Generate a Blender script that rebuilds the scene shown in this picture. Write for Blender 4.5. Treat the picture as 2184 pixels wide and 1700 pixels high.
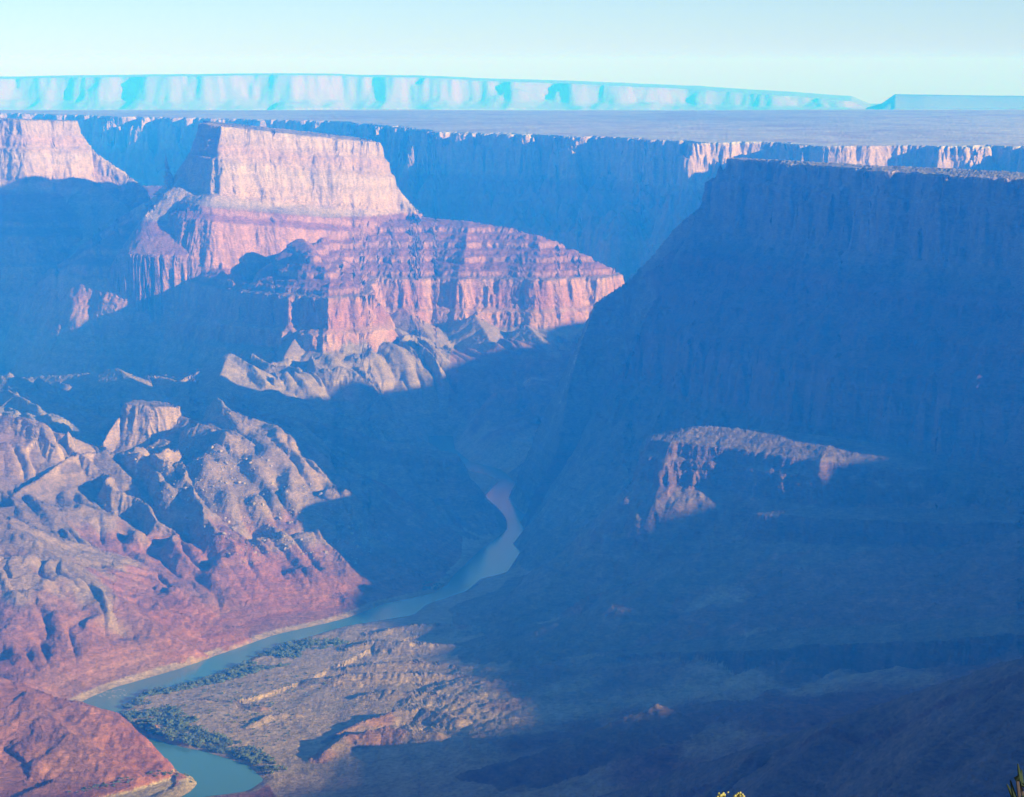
import bpy, math, random
import numpy as np
from mathutils import Vector

# ------------------------------------------------------------------ scene
sc = bpy.context.scene
for o in list(bpy.data.objects):
    bpy.data.objects.remove(o, do_unlink=True)
col = sc.collection
rng = np.random.default_rng(7)
random.seed(7)

# ------------------------------------------------------------------ camera
EYE = 1450.0                      # metres above the river
PITCH = math.radians(7.73)
FPX, CX, CY = 5280.0, 1091.5, 850.0   # focal length / centre in units of a 2183 x 1700 picture
cd = bpy.data.cameras.new('camera')
cam = bpy.data.objects.new('camera', cd); col.objects.link(cam)
cam.location = (0, 0, EYE)
cam.rotation_euler = (math.pi/2 - PITCH, 0, 0)
cd.sensor_width = 36.0
cd.lens = 36.0*FPX/2183.0
cd.clip_start = 0.2
cd.clip_end = 200000.0
sc.camera = cam

# ------------------------------------------------------------------ sky, sun, exposure
SUN_EL = math.radians(14.5)
SUN_A = math.radians(30.0)        # clockwise from +X (right) towards the viewer
sun_dir = Vector((math.cos(SUN_A)*math.cos(SUN_EL), -math.sin(SUN_A)*math.cos(SUN_EL), math.sin(SUN_EL)))
w = bpy.data.worlds.new('World'); sc.world = w; w.use_nodes = True
nt = w.node_tree; nt.nodes.clear()
sky = nt.nodes.new('ShaderNodeTexSky'); sky.sky_type = 'NISHITA'; sky.sun_disc = False
sky.sun_elevation = SUN_EL
sky.sun_rotation = math.atan2(sun_dir.x, sun_dir.y)
sky.altitude = 2200; sky.air_density = 0.75; sky.dust_density = 0.7; sky.ozone_density = 3.0
bg = nt.nodes.new('ShaderNodeBackground'); bg.inputs['Strength'].default_value = 0.094
wo = nt.nodes.new('ShaderNodeOutputWorld')
nt.links.new(sky.outputs[0], bg.inputs[0]); nt.links.new(bg.outputs[0], wo.inputs[0])
sd = bpy.data.lights.new('sun', 'SUN'); sd.energy = 5.0; sd.angle = math.radians(0.53)
sd.color = (1.0, 0.93, 0.84)
sun = bpy.data.objects.new('sun', sd); col.objects.link(sun)
sun.rotation_euler = (-sun_dir).to_track_quat('-Z', 'Y').to_euler()
sun.location = (3000, -2000, 4000)
sc.view_settings.view_transform = 'Standard'; sc.view_settings.look = 'None'
sc.view_settings.gamma = 1.0; sc.view_settings.exposure = 0.75
sc.view_settings.use_curve_mapping = False
sc.render.engine = 'CYCLES'
sc.cycles.max_bounces = 4; sc.cycles.diffuse_bounces = 2; sc.cycles.glossy_bounces = 2
sc.cycles.transmission_bounces = 2; sc.cycles.volume_bounces = 1
sc.cycles.use_denoising = True

HAZE_DENSITY = 1.05e-4
HAZE_COLOR = (0.011, 0.235, 1.0)
HAZE_G = -0.1
USE_HAZE = True

# ------------------------------------------------------------------ helpers: picture -> place
sP, cP = math.sin(PITCH), math.cos(PITCH)
def W(px, py, D=None, z=None):
    a = (px-CX)/FPX; b = (CY-py)/FPX
    dy = cP + b*sP; dz = -sP + b*cP
    t = D/dy if D is not None else (z-EYE)/dz
    return (a*t, dy*t, EYE + dz*t)
def WL(lst):
    return np.array([W(*p) for p in lst])
def WZ(lst, z):
    return np.array([W(p[0], p[1], z=z) for p in lst])

# ------------------------------------------------------------------ noise
TN = 512
_tabs = [rng.uniform(-1, 1, (TN, TN)).astype(np.float32) for _ in range(6)]
def vn(x, y, k=0):
    T = _tabs[k % 6]
    fx = np.floor(x); fy = np.floor(y)
    ix = fx.astype(np.int32) & (TN-1); iy = fy.astype(np.int32) & (TN-1)
    u = x-fx; v = y-fy
    u = u*u*u*(u*(u*6-15)+10); v = v*v*v*(v*(v*6-15)+10)
    ix1 = (ix+1) & (TN-1); iy1 = (iy+1) & (TN-1)
    a = T[iy, ix]; b = T[iy, ix1]; c = T[iy1, ix]; d = T[iy1, ix1]
    t = a + (b-a)*u
    return t + ((c + (d-c)*u) - t)*v
def fbm(x, y, lam, octs=3, k=0, gain=0.5):
    s = 0; amp = 1.0; tot = 0.0; f = 1.0/lam
    for i in range(octs):
        ca, sa = math.cos(0.6+1.1*(i+k)), math.sin(0.6+1.1*(i+k))
        s = s + amp*vn((x*ca-y*sa)*f + 17.3*i, (x*sa+y*ca)*f + 5.7*k, k+i)
        tot += amp; amp *= gain; f *= 2.03
    return s/tot*1.35
def ridged(n):
    return 1.0 - 2.0*np.abs(n)
def sstep(a, b, x):
    t = np.clip((x-a)/(b-a), 0, 1)
    return t*t*(3-2*t)
def vn1(x, k=0):
    return vn(x, np.full_like(x, 3.37+k*7.1), k)

# ------------------------------------------------------------------ distance tools
def seg_field(P, X, Y, closed):
    """distance to a polyline, index+fraction of the nearest place on it, arc length there"""
    n = len(P); m = n if closed else n-1
    best = np.full(X.shape, 1e12, np.float32); par = np.zeros(X.shape, np.float32)
    arc = 0.0; arcs = np.zeros(X.shape, np.float32)
    for i in range(m):
        ax, ay = P[i][0], P[i][1]; bx, by = P[(i+1) % n][0], P[(i+1) % n][1]
        ex, ey = bx-ax, by-ay; L2 = ex*ex+ey*ey + 1e-6; L = math.sqrt(L2)
        t = np.clip(((X-ax)*ex + (Y-ay)*ey)/L2, 0, 1)
        dx = X-(ax+t*ex); dy = Y-(ay+t*ey)
        d = dx*dx + dy*dy
        c = d < best
        best = np.where(c, d, best); par = np.where(c, i+t, par); arcs = np.where(c, arc+t*L, arcs)
        arc += L
    return np.sqrt(best), par, arcs
def inside(P, X, Y):
    n = len(P); r = np.zeros(X.shape, bool)
    for i in range(n):
        ax, ay = P[i][0], P[i][1]; bx, by = P[(i+1) % n][0], P[(i+1) % n][1]
        if ay == by: continue
        c = ((ay > Y) != (by > Y))
        r ^= c & (X < (bx-ax)*(Y-ay)/(by-ay) + ax)
    return r
def profile(steps, ext=20):
    """[(angle in degrees, drop), ...] -> distances, drops"""
    d = [0.0]; z = [0.0]
    for ang, drop in list(steps) + ([(ext, 1600)] if ext else []):
        d.append(d[-1] + drop/math.tan(math.radians(ang))); z.append(z[-1]+drop)
    return np.array(d), np.array(z)
def plane_fit(P):
    A = np.c_[P[:, 0], P[:, 1], np.ones(len(P))]
    s, *_ = np.linalg.lstsq(A, P[:, 2], rcond=None)
    return s

# ------------------------------------------------------------------ rock profiles
WHITE = [(79, 70), (50, 18), (76, 45), (42, 14), (81, 150), (36, 24)]
SUPAI = [(29, 40), (66, 22), (28, 44), (70, 34), (29, 34), (62, 16), (28, 40), (66, 22), (28, 40), (60, 14)]
REDWALL = [(81, 118), (33, 22), (74, 62), (32, 30), (68, 34), (31, 60), (24, 120), (14, 400)]
SUPAI_UP = [(17, 12), (74, 17), (18, 11), (72, 9), (17, 15), (74, 22), (18, 12), (72, 9), (17, 14), (74, 24), (18, 13), (72, 11), (17, 16), (74, 18), (18, 26)]

# ------------------------------------------------------------------ the river
bank_a = [(1066, 1022), (1046, 1044), (1033, 1058), (1064, 1086), (1080, 1110), (1081, 1129), (1055, 1150), (1024, 1172), (990, 1205), (961, 1232), (955, 1246),
          (924, 1264), (875, 1276), (824, 1286), (738, 1318), (699, 1328), (584, 1354), (507, 1381), (382, 1426), (244, 1466),
          (196, 1485), (150, 1508), (140, 1540), (180, 1566), (250, 1580), (312, 1590), (352, 1622), (380, 1648), (408, 1656), (420, 1671), (405, 1688), (380, 1702), (300, 1735), (200, 1790), (0, 1900)]
bank_b = [(1104, 1030), (1104, 1038), (1084, 1061), (1104, 1085), (1130, 1106), (1110, 1116), (1133, 1143), (1093, 1158), (1110, 1178), (1081, 1221), (1024, 1235),
          (995, 1261), (910, 1289), (881, 1312), (807, 1324), (738, 1335), (606, 1373), (534, 1405), (467, 1434), (395, 1458),
          (308, 1477), (268, 1500), (248, 1528), (268, 1555), (316, 1571), (382, 1591), (435, 1602), (529, 1631), (563, 1663), (529, 1687), (440, 1699), (400, 1720), (330, 1770), (120, 1900)]
RA = WZ(bank_a, 0.0)[:, :2]; RB = WZ(bank_b, 0.0)[:, :2]
up_a = np.array([(-330, 9600), (-310, 9200), (-250, 8900), (-110, 8700)]); up_b = np.array([(-230, 9600), (-215, 9250), (-150, 8960), (-40, 8790)])
RIVER = np.vstack([up_a, RA, RB[::-1], up_b[::-1]])

_c = np.vstack([up_a, RA[:12]]); _o = np.argsort(_c[:, 1]); RCY, RCX = _c[_o, 1], _c[_o, 0]+25
# ------------------------------------------------------------------ base surface through known heights
ctrl = []
def C(*pts):
    for p in pts: ctrl.append(W(*p))
for p in RIVER[::3]: ctrl.append((p[0], p[1], 2.0))
C((0, 880, 8200), (150, 940, 7750), (100, 832, 9350), (300, 850, 9000), (450, 838, 9300), (600, 840, 9350), (750, 805, 9600), (900, 765, 9900),
  (700, 870, 8800), (850, 900, 8900), (950, 905, 8900), (1030, 860, 9400), (1100, 800, 9900), (1190, 775, 10000), (1100, 960, 8800), (1200, 925, 8950), (1300, 880, 9050),
  (985, 1012, 8450), (1010, 1030, 8300), (960, 1050, 8000), (930, 1010, 8200))
# left hillside
C((390, 890, 7630), (470, 917, 7500), (540, 940, 7420), (680, 992, 7350), (780, 1042, 7350), (850, 1087, 7350), (930, 1112, 7400), (1000, 1140, 7440),
  (500, 1010, 7100), (600, 1080, 7000), (700, 1140, 6920), (800, 1180, 6900), (400, 1030, 7000), (560, 1150, 6780), (640, 1220, 6600), (760, 1240, 6650), (850, 1240, 6750),
  (300, 955, 7540), (380, 920, 7580), (230, 975, 7450), (120, 990, 7050), (30, 1020, 6900), (160, 1080, 6750), (260, 1160, 6600), (350, 1230, 6450), (450, 1300, 6300), (560, 1330, 6300), (650, 1300, 6450),
  (0, 890, 7200), (-100, 880, 7100), (-100, 1050, 6600), (-100, 1250, 6000), (-100, 1390, 5650), (0, 1180, 6150), (100, 1250, 6000), (200, 1310, 5900), (300, 1370, 5850), (0, 1300, 5870), (100, 1380, 5720), (200, 1430, 5680),
  (0, 1425, 5500), (90, 1450, 5500))
# point bar and right bank
for q in [(600, 1400, 8), (700, 1450, 14), (560, 1480, 10), (420, 1500, 6), (450, 1560, 6), (600, 1560, 14), (700, 1540, 20), (800, 1400, 18), (850, 1350, 14), (900, 1440, 28), (850, 1540, 30), (650, 1610, 10),
          (1000, 1380, 22), (1000, 1300, 5), (1060, 1250, 4), (1100, 1260, 7), (1100, 1350, 30), (1140, 1190, 5), (1180, 1200, 14), (1170, 1120, 6), (1220, 1140, 22), (1160, 1070, 8), (1200, 1260, 24), (1050, 1480, 50), (950, 1600, 40), (800, 1640, 22), (700, 1690, 18), (1050, 1580, 70), (1000, 1680, 60), (850, 1700, 28), (1300, 1450, 60), (1200, 1550, 50), (1300, 1600, 90), (1150, 1650, 60), (1500, 1480, 95), (1700, 1470, 140), (1900, 1450, 190), (1450, 1560, 130), (1650, 1520, 190)]:
    ctrl.append(W(q[0], q[1], z=q[2]))
C((1300, 1300, 5900), (1300, 1200, 6300), (1400, 1100, 6800), (1250, 1080, 7200), (1350, 1000, 7600), (1500, 1050, 7000), (1450, 1250, 6000), (1600, 1200, 6000), 
  (1450, 1330, 5700), (1700, 1150, 6000), (1950, 1100, 6000), (2150, 1060, 6000), (1500, 940, 7800), (1700, 900, 7500), (1900, 900, 7200), (2100, 900, 6900))
# world-coordinate anchors outside the picture
ctrl += [(-2600, 6500, 380), (-2600, 8000, 420), (-2600, 9500, 380), (-1600, 4000, 120), (-800, 3600, 60), (-3000, 4500, 400), (1800, 5200, 400), (1500, 4300, 330), (1000, 3300, 350), (500, 2800, 330), (0, 2500, 300),
         (-1000, 2500, 250), (1800, 6200, 500), (2200, 4500, 500), (-3500, 11000, 200), (-2100, 10400, 70), (-1700, 10200, 80), (-2600, 10600, 100), (-2300, 11500, 100), (-2700, 12300, 120), (500, 10800, 200), (900, 11800, 250), (1500, 10800, 320), (-600, 13500, 500), (1500, 13500, 350), (-2500, 14000, 500), (-4500, 17000, 500), (0, 16000, 450)]
CT = np.array(ctrl, float)
def _tps_solve(CT, smooth=0.02):
    s = 1000.0
    Q = CT[:, :2]/s
    r = np.sqrt(((Q[:, None]-Q[None])**2).sum(-1)) + 1e-9
    K = r**2*np.log(r) + np.eye(len(Q))*smooth
    A = np.c_[np.ones(len(Q)), Q]
    M = np.block([[K, A], [A.T, np.zeros((3, 3))]])
    sol = np.linalg.solve(M, np.r_[CT[:, 2], 0, 0, 0])
    return Q, sol
_Q, _sol = _tps_solve(CT)
def _tps(x, y):
    x = x/1000.0; y = y/1000.0
    n = len(_Q)
    out = _sol[n] + _sol[n+1]*x + _sol[n+2]*y
    for i in range(n):
        r2 = (x-_Q[i, 0])**2 + (y-_Q[i, 1])**2 + 1e-9
        out = out + _sol[i]*0.5*r2*np.log(r2)
    return out
# base surface and river distance sampled on a grid once, read bilinearly afterwards
GX0, GY0, GS = -6000.0, -2000.0, 16.0
GNX, GNY = 800, 1450
_gx, _gy = np.meshgrid(GX0 + GS*np.arange(GNX, dtype=np.float32), GY0 + GS*np.arange(GNY, dtype=np.float32))
_bg = np.zeros_like(_gx)
_sub = (slice(None, None, 3), slice(None, None, 3))
_bc = _tps(_gx[_sub].astype(np.float64), _gy[_sub].astype(np.float64)).astype(np.float32)
_bc = np.clip(_bc, -2, 650)
_near = (_gx > -2600) & (_gx < 2600) & (_gy > 3000) & (_gy < 10600)
_dr = np.full_like(_gx, 900.0)
_t = seg_field(RIVER, _gx[_near], _gy[_near], True)[0]
_dr[_near] = np.where(inside(RIVER, _gx[_near], _gy[_near]), -_t, _t)
def bil(G, x0, y0, s, X, Y):
    fx = np.clip((X-x0)/s, 0, G.shape[1]-1.001); fy = np.clip((Y-y0)/s, 0, G.shape[0]-1.001)
    ix = fx.astype(np.int32); iy = fy.astype(np.int32); u = fx-ix; v = fy-iy
    a = G[iy, ix]; b = G[iy, ix+1]; c = G[iy+1, ix]; d = G[iy+1, ix+1]
    t = a+(b-a)*u
    return t + ((c+(d-c)*u)-t)*v

# ------------------------------------------------------------------ landforms
FEATS = []
def poly(name, grp, P, outer, inner=None, nz=(60, 18, 6), reach=2500, zt=None, gul=0.0, ext=20):
    FEATS.append(dict(kind='poly', name=name, grp=grp, P=P, outer=profile(outer, ext), inner=profile(inner, None) if inner else None, nz=nz, reach=reach, zt=zt, gul=gul))
def ridge(name, grp, P, outer, nz=(25, 12, 5), reach=900, gul=12.0, glen=70.0, ext=20):
    FEATS.append(dict(kind='ridge', name=name, grp=grp, P=P, outer=profile(outer, ext), nz=nz, reach=reach, gul=gul, glen=glen))

# plateau across the far canyon (its rim and its surface to the horizon)
PL = 1045.0
plat_px = [(-260, 236), (0, 241), (170, 246), (300, 249), (400, 251), (560, 255), (700, 259), (800, 263), (850, 271), (940, 282), (1060, 284), (1150, 287), (1240, 292), (1330, 296), (1400, 300), (1545, 307), (1640, 305), (1700, 309), (1800, 312), (1900, 310), (2000, 315), (2100, 313), (2183, 312)]
Pp = WZ(plat_px, PL)
Pp = np.vstack([Pp, [(2750, 11400, PL), (2700, 10300, PL), (2680, 9170, PL), (2450, 8150, PL), (2060, 8020, PL), (2110, 7600, PL), (1860, 7600, PL), (1900, 7200, PL), (2200, 6800, PL), (4500, 6500, PL), (30000, 7000, PL), (60000, 80000, PL), (-60000, 80000, PL), (-12000, 23000, PL)]])
def plat_top(X, Y):
    return np.where(Y < 21000, PL, PL - (Y-21000)*0.0190) + 0*X
poly('plateau', 'plateau', Pp, [(78, 60), (52, 20), (80, 130), (52, 60), (62, 40), (50, 80), (66, 40), (50, 90), (75, 110), (48, 300)], nz=(100, 100, 40), reach=1600, zt=plat_top)

# left butte
B0 = WL([(-420, 243, 12300), (-150, 247, 12250), (-60, 250, 12150), (0, 252, 12250), (45, 253, 12200), (100, 256, 12300), (165, 263, 12450), (158, 259, 13100), (0, 248, 13200), (-420, 238, 13300)])
poly('west_butte', 'west_butte', B0, WHITE + [(30, 70), (26, 90), (66, 24), (28, 40), (66, 24)], nz=(22, 32, 10), reach=1100, ext=60)
ridge('west_shoulder', 'west_butte', WL([(160, 268, 12550), (200, 320, 12500), (225, 338, 12480), (270, 368, 12450), (312, 402, 12400)]), [(55, 20), (78, 60), (50, 30), (75, 60), (30, 200), (26, 300)], nz=(10, 12, 8), reach=700, gul=6)
ridge('dark_knoll', 'west_slopes', WL([(30, 440, 12150), (90, 394, 12250), (150, 376, 12250), (195, 384, 12200), (255, 425, 12000)]), [(33, 100), (40, 200)], reach=600, ext=50)
ridge('lit_spur', 'west_slopes', WL([(112, 470, 12150), (116, 500, 12050), (112, 530, 11950), (100, 576, 11800), (92, 620, 11650)]), [(60, 70), (56, 120)], reach=150, gul=5, ext=65)

# great butte
B1 = WL([(432, 266, 11120), (470, 271, 11000), (520, 275, 11060), (575, 280, 11100), (640, 286, 11200), (700, 291, 11300), (745, 297, 11350), (775, 303, 11400), (800, 306, 11520), (797, 302, 11800), (745, 289, 12000), (600, 272, 11900), (500, 263, 11750), (435, 259, 11600)])
poly('butte_cap', 'butte', B1, WHITE + [(29, 34), (66, 22), (30, 30)], nz=(18, 34, 10), reach=900, ext=75)
ridge('butte_east_shoulder', 'butte', WL([(802, 322, 11560), (832, 372, 11540), (862, 415, 11520), (905, 462, 11500)]), [(50, 20), (72, 60), (45, 30), (60, 60), (30, 400)], nz=(10, 10, 8), reach=700, gul=5, ext=60)
ridge('butte_west_shoulder', 'butte', WL([(415, 305, 11180), (390, 345, 11230), (352, 398, 11300)]), [(70, 100), (45, 60), (29, 60), (66, 20), (30, 30)], nz=(8, 10, 6), reach=500, gul=5, ext=45)
ridge('red_spur', 'butte', WL([(350, 405, 11300), (318, 425, 11450), (270, 455, 11650), (215, 505, 11900), (165, 545, 12150)]), [(28, 30), (66, 24), (28, 40), (68, 30), (28, 40), (62, 20), (28, 60), (60, 30), (28, 40)], nz=(20, 20, 8), reach=800, gul=9, ext=60)
rw_px = [(1328, 586), (1290, 593), (1240, 594), (1190, 597), (1141, 598), (1090, 596), (1043, 595), (985, 597), (920, 594), (860, 597), (810, 596), (792, 606), (786, 634), (740, 636), (698, 640), (640, 634), (591, 631), (540, 626), (492, 620), (480, 612)]
P2 = WZ(rw_px, 505.0)
P2 = np.vstack([P2, [(-1100, 10420, 505), (-1130, 11000, 505), (-1350, 11800, 505), (-1650, 12600, 505), (-1900, 14500, 505), (-900, 14500, 505), (-380, 12400, 505), (0, 11700, 505), (280, 11400, 505), (470, 11180, 505)]])
WW = np.array([(-1150, 10300, 505), (-1440, 10740, 505), (-1620, 11150, 505), (-1730, 11550, 505), (-1880, 11950, 505), (-2080, 12300, 505), (-2350, 12720, 505), (-2790, 13500, 505), (-2790, 15000, 505), (-1500, 15000, 505), (-1100, 11000, 505)], float)
poly('west_wall', 'butte', WW, [(80, 120), (50, 50), (78, 80), (50, 60), (60, 40), (48, 300)], inner=SUPAI_UP, nz=(16, 28, 12), reach=700, ext=48)
poly('redwall', 'butte', P2, REDWALL, inner=SUPAI_UP, nz=(22, 15, 15), reach=1500)
ridge('butte_buttress', 'butte', WL([(640, 505, 10650), (680, 545, 10500), (720, 590, 10300), (730, 625, 10120)]), [(30, 30), (66, 18), (30, 40), (66, 18), (30, 40)], nz=(16, 14, 6), reach=500, gul=7, ext=70)
# talus cones under the red cliff
for q in [[(650, 690, 10020), (628, 722, 9930), (600, 770, 9780)], [(715, 752, 9860), (690, 775, 9760), (655, 800, 9640)], [(1010, 668, 10700), (1030, 700, 10560), (1050, 735, 10380)], [(1120, 690, 10640), (1165, 735, 10400), (1185, 760, 10260)], [(860, 655, 10650), (905, 705, 10450), (920, 722, 10380)]]:
    ridge('talus_cone', 'butte', WL(q), [(31, 60), (27, 200)], nz=(8, 8, 3), reach=400, gul=8, glen=40)

# pale hills before the butte
ridge('pale_hill', 'pale_hills', WL([(-140, 818, 10000), (0, 808, 9950), (100, 800, 9850), (195, 795, 9700), (250, 784, 9600), (300, 822, 9300), (335, 844, 8950)]), [(22, 60), (25, 100), (16, 200)], nz=(20, 14, 4), reach=700, gul=14, glen=130)
ridge('pale_hill', 'pale_hills', WL([(320, 830, 9200), (385, 810, 9400), (440, 783, 9580), (487, 750, 9650), (540, 780, 9530), (568, 815, 9380)]), [(28, 70), (26, 100), (18, 200)], nz=(18, 14, 4), reach=600, gul=14, glen=110)
ridge('pale_hill', 'pale_hills', WL([(487, 755, 9650), (470, 800, 9320), (430, 840, 8980), (395, 868, 8650)]), [(24, 60), (18, 200)], nz=(14, 10, 4), reach=400, gul=8, glen=110)

# small tan mesa and the hillside below it
CAPM = WL([(262, 866, 7640), (278, 860, 7610), (318, 862, 7590), (352, 866, 7600), (382, 874, 7630), (374, 862, 7730), (330, 853, 7800), (285, 850, 7780)])
poly('cap', 'hillside', CAPM, [(80, 80), (70, 50), (34, 60), (26, 300)], nz=(10, 10, 6), reach=900, gul=5)
ridge('cap_left', 'hillside', WL([(262, 872, 7640), (235, 912, 7600), (212, 955, 7540)]), [(72, 60), (40, 60), (28, 200)], nz=(8, 8, 6), reach=500, gul=5)
ridge('crest', 'hillside', WL([(380, 884, 7640), (430, 898, 7570), (470, 912, 7500), (540, 934, 7420), (680, 990, 7350), (780, 1040, 7350), (850, 1085, 7360), (930, 1110, 7420), (1030, 1152, 7450)]), [(40, 12), (60, 12), (26, 60), (20, 400)], nz=(12, 14, 7), reach=1100, gul=24, glen=75)
ridge('scree_spur', 'hillside', WL([(222, 958, 7200), (330, 1082, 6950), (480, 1210, 6700), (600, 1268, 6500), (690, 1308, 6420)]), [(24, 40), (18, 200)], nz=(10, 10, 5), reach=500, gul=9, glen=60)
ridge('red_spur_low', 'hillside', WL([(-90, 1060, 6400), (0, 1105, 6300), (70, 1150, 6200), (200, 1240, 6050), (330, 1330, 5950), (450, 1402, 5920)]), [(26, 60), (20, 300)], nz=(10, 12, 5), reach=700, gul=12, glen=60)
ridge('west_outcrop', 'hillside', WL([(-120, 880, 7250), (0, 886, 7200), (60, 890, 7160), (95, 900, 7130), (118, 945, 7080)]), [(30, 6), (70, 45), (32, 30), (68, 28), (30, 200)], nz=(12, 14, 8), reach=600, gul=9)
ridge('dark_gully_rim', 'hillside', WL([(215, 958, 7220), (150, 972, 7100), (95, 1010, 6950), (30, 1050, 6800)]), [(55, 50), (36, 60), (26, 200)], nz=(14, 16, 8), reach=500, gul=16, glen=45)
for q in [[(700, 1150, 6900), (800, 1195, 6820), (880, 1215, 6850), (955, 1238, 6870)], [(500, 1200, 6700), (620, 1235, 6600), (740, 1275, 6520), (800, 1283, 6560)], [(330, 1290, 6150), (450, 1330, 6130), (580, 1345, 6300)], [(620, 1075, 7050), (740, 1130, 6960), (880, 1175, 6960), (930, 1215, 6900)]]:
    ridge('river_spur', 'hillside', WL(q), [(20, 20), (30, 12), (18, 200)], nz=(12, 12, 5), reach=450, gul=9, glen=55)
C2 = WL([(395, 880, 8020), (440, 868, 8050), (492, 858, 8000), (560, 880, 7980), (640, 893, 7960), (700, 903, 7930), (740, 915, 7900), (790, 936, 7850), (870, 950, 7780), (950, 971, 7720)])
ridge('dark_ridge', 'dark_ridge', C2, [(14, 6), (74, 70), (34, 40), (68, 26), (30, 300)], nz=(22, 22, 9), reach=700, gul=12, glen=55)
ridge('dark_ridge_knob', 'dark_ridge', WL([(482, 846, 8020), (505, 846, 8010), (515, 856, 8000)]), [(40, 14), (72, 30), (30, 100)], nz=(8, 8, 5), reach=300, gul=4)
ridge('dark_ridge_tail', 'dark_ridge', WL([(800, 940, 7850), (860, 990, 7700), (885, 1040, 7580), (945, 1085, 7450), (960, 1110, 7440)]), [(45, 30), (30, 200)], nz=(14, 14, 7), reach=400, gul=9)

# near red hill at the bend
ridge('near_hill', 'near_hill', WL([(-200, 1400, 5150), (-90, 1425, 5140), (0, 1442, 5130), (120, 1485, 5090), (200, 1508, 5050), (262, 1538, 5020), (305, 1578, 4980), (345, 1622, 4930)]), [(24, 90), (60, 18), (26, 30), (62, 22), (20, 100)], nz=(16, 14, 6), reach=600, gul=12, glen=60)
ridge('near_hill_spur', 'near_hill', WL([(60, 1475, 5080), (150, 1560, 4960), (240, 1620, 4900), (300, 1650, 4860)]), [(24, 50), (60, 22), (24, 100)], nz=(10, 10, 5), reach=350, gul=9, glen=50)
# mounds on the point bar
for q, s in [([(1010, 1335, 34), (930, 1326, 36), (860, 1332, 30), (780, 1352, 14)], 20), ([(960, 1372, 36), (880, 1368, 38), (800, 1362, 34), (740, 1378, 22), (690, 1392, 10)], 19), ([(1000, 1420, 40), (880, 1408, 38), (800, 1412, 34), (720, 1424, 22)], 19), ([(1080, 1440, 52), (950, 1436, 48), (840, 1430, 46), (730, 1436, 38), (660, 1448, 24)], 22),
             ([(1000, 1490, 50), (900, 1476, 46), (820, 1468, 44), (765, 1482, 30)], 22), ([(980, 1530, 60), (900, 1508, 58), (850, 1512, 54), (760, 1540, 40), (690, 1580, 20)], 24), ([(560, 1505, 20), (480, 1492, 20), (420, 1490, 16)], 28), ([(640, 1520, 26), (580, 1520, 26), (530, 1545, 18)], 28), ([(930, 1560, 60), (820, 1550, 54), (740, 1565, 44), (690, 1605, 26)], 22)]:
    ridge('mound', 'river_terrace', np.array([W(a, b, z=c) for a, b, c in q]), [(s, 14), (s+12, 10), (s-4, 60)], nz=(8, 9, 3), reach=220, gul=5, glen=45)

# right-hand mesa (its rim runs on unseen to the right, shaped there for its shadows)
MZ = 1145.0
MR = WZ([(1548, 338), (1590, 340), (1640, 343), (1700, 350), (1750, 352), (1800, 358), (1850, 361), (1900, 367), (1960, 370), (2020, 375), (2080, 377), (2183, 382)], MZ)
MB = WZ([(2183, 368), (2080, 362), (1960, 356), (1850, 352), (1750, 345), (1640, 340), (1570, 336)], MZ)
MOFF = np.array([(1455, 6335), (1750, 6200), (2200, 5980), (2850, 5500), (3200, 5300), (3420, 5040), (3230, 4910), (3150, 4790), (3230, 4640), (3262, 4470), (3350, 4250), (3520, 3990), (3575, 3460), (3627, 3055), (3409, 2865), (3337, 2596), (2967, 2590), (2827, 2570), (2600, 2480), (2400, 2250), (2300, 1800), (2600, 1200), (4000, -500), (4000, -1900),
                 (12000, -1900), (12000, 6500), (4500, 6500), (2500, 6650), (1900, 6900)], float)
MOFF = np.c_[MOFF, np.full(len(MOFF), MZ)]
MESA = np.vstack([MR, MOFF, MB])
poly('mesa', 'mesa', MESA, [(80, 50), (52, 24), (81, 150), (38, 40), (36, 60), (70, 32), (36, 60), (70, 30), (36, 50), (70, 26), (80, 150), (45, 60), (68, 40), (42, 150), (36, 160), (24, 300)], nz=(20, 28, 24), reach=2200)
ridge('mesa_nose', 'mesa', WL([(1520, 385, 8020), (1500, 430, 8050), (1440, 482, 8090), (1390, 542, 8120), (1330, 602, 8130), (1270, 645, 8120), (1240, 712, 8090), (1190, 762, 8030)]), [(58, 120), (50, 200), (45, 200)], nz=(8, 14, 8), reach=420, gul=6, ext=40)
ridge('added_shade_spur', 'mesa', np.array([(1480, 6150, 860), (1560, 6000, 820), (1680, 5850, 780)], float), [(62, 300), (45, 200)], nz=(8, 10, 6), reach=400, gul=5, ext=40)  # unseen spur added to keep sunlight off the mesa wall
# terraces and spurs on the shaded side
poly('lit_spur_top', 'shaded_spurs', np.vstack([WL([(1395, 936, 6450), (1440, 940, 6390), (1500, 948, 6350), (1560, 950, 6310), (1640, 962, 6250), (1720, 985, 6180), (1745, 1000, 6140), (1800, 985, 6160), (1880, 998, 6110), (1950, 1002, 6090), (1985, 998, 6120)]), WL([(1990, 985, 6230), (1950, 966, 6380), (1850, 955, 6480), (1700, 938, 6560), (1540, 917, 6630), (1420, 928, 6650)])]),
     [(70, 30), (50, 16), (74, 60), (48, 160), (38, 120), (26, 200)], inner=[(17, 26), (9, 20)], nz=(12, 24, 12), reach=800)
poly('tapeats_point', 'shaded_spurs', np.vstack([WL([(1600, 1092, 6050), (1640, 1087, 6000), (1690, 1100, 5970), (1800, 1115, 5920), (2000, 1124, 5850), (2200, 1115, 5800)]), WL([(2400, 1085, 5900), (2200, 1090, 6000), (1900, 1097, 6100), (1700, 1082, 6150)])]), [(76, 60), (34, 60), (28, 300)], inner=[(8, 10)], nz=(14, 20, 10), reach=700)
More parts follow.
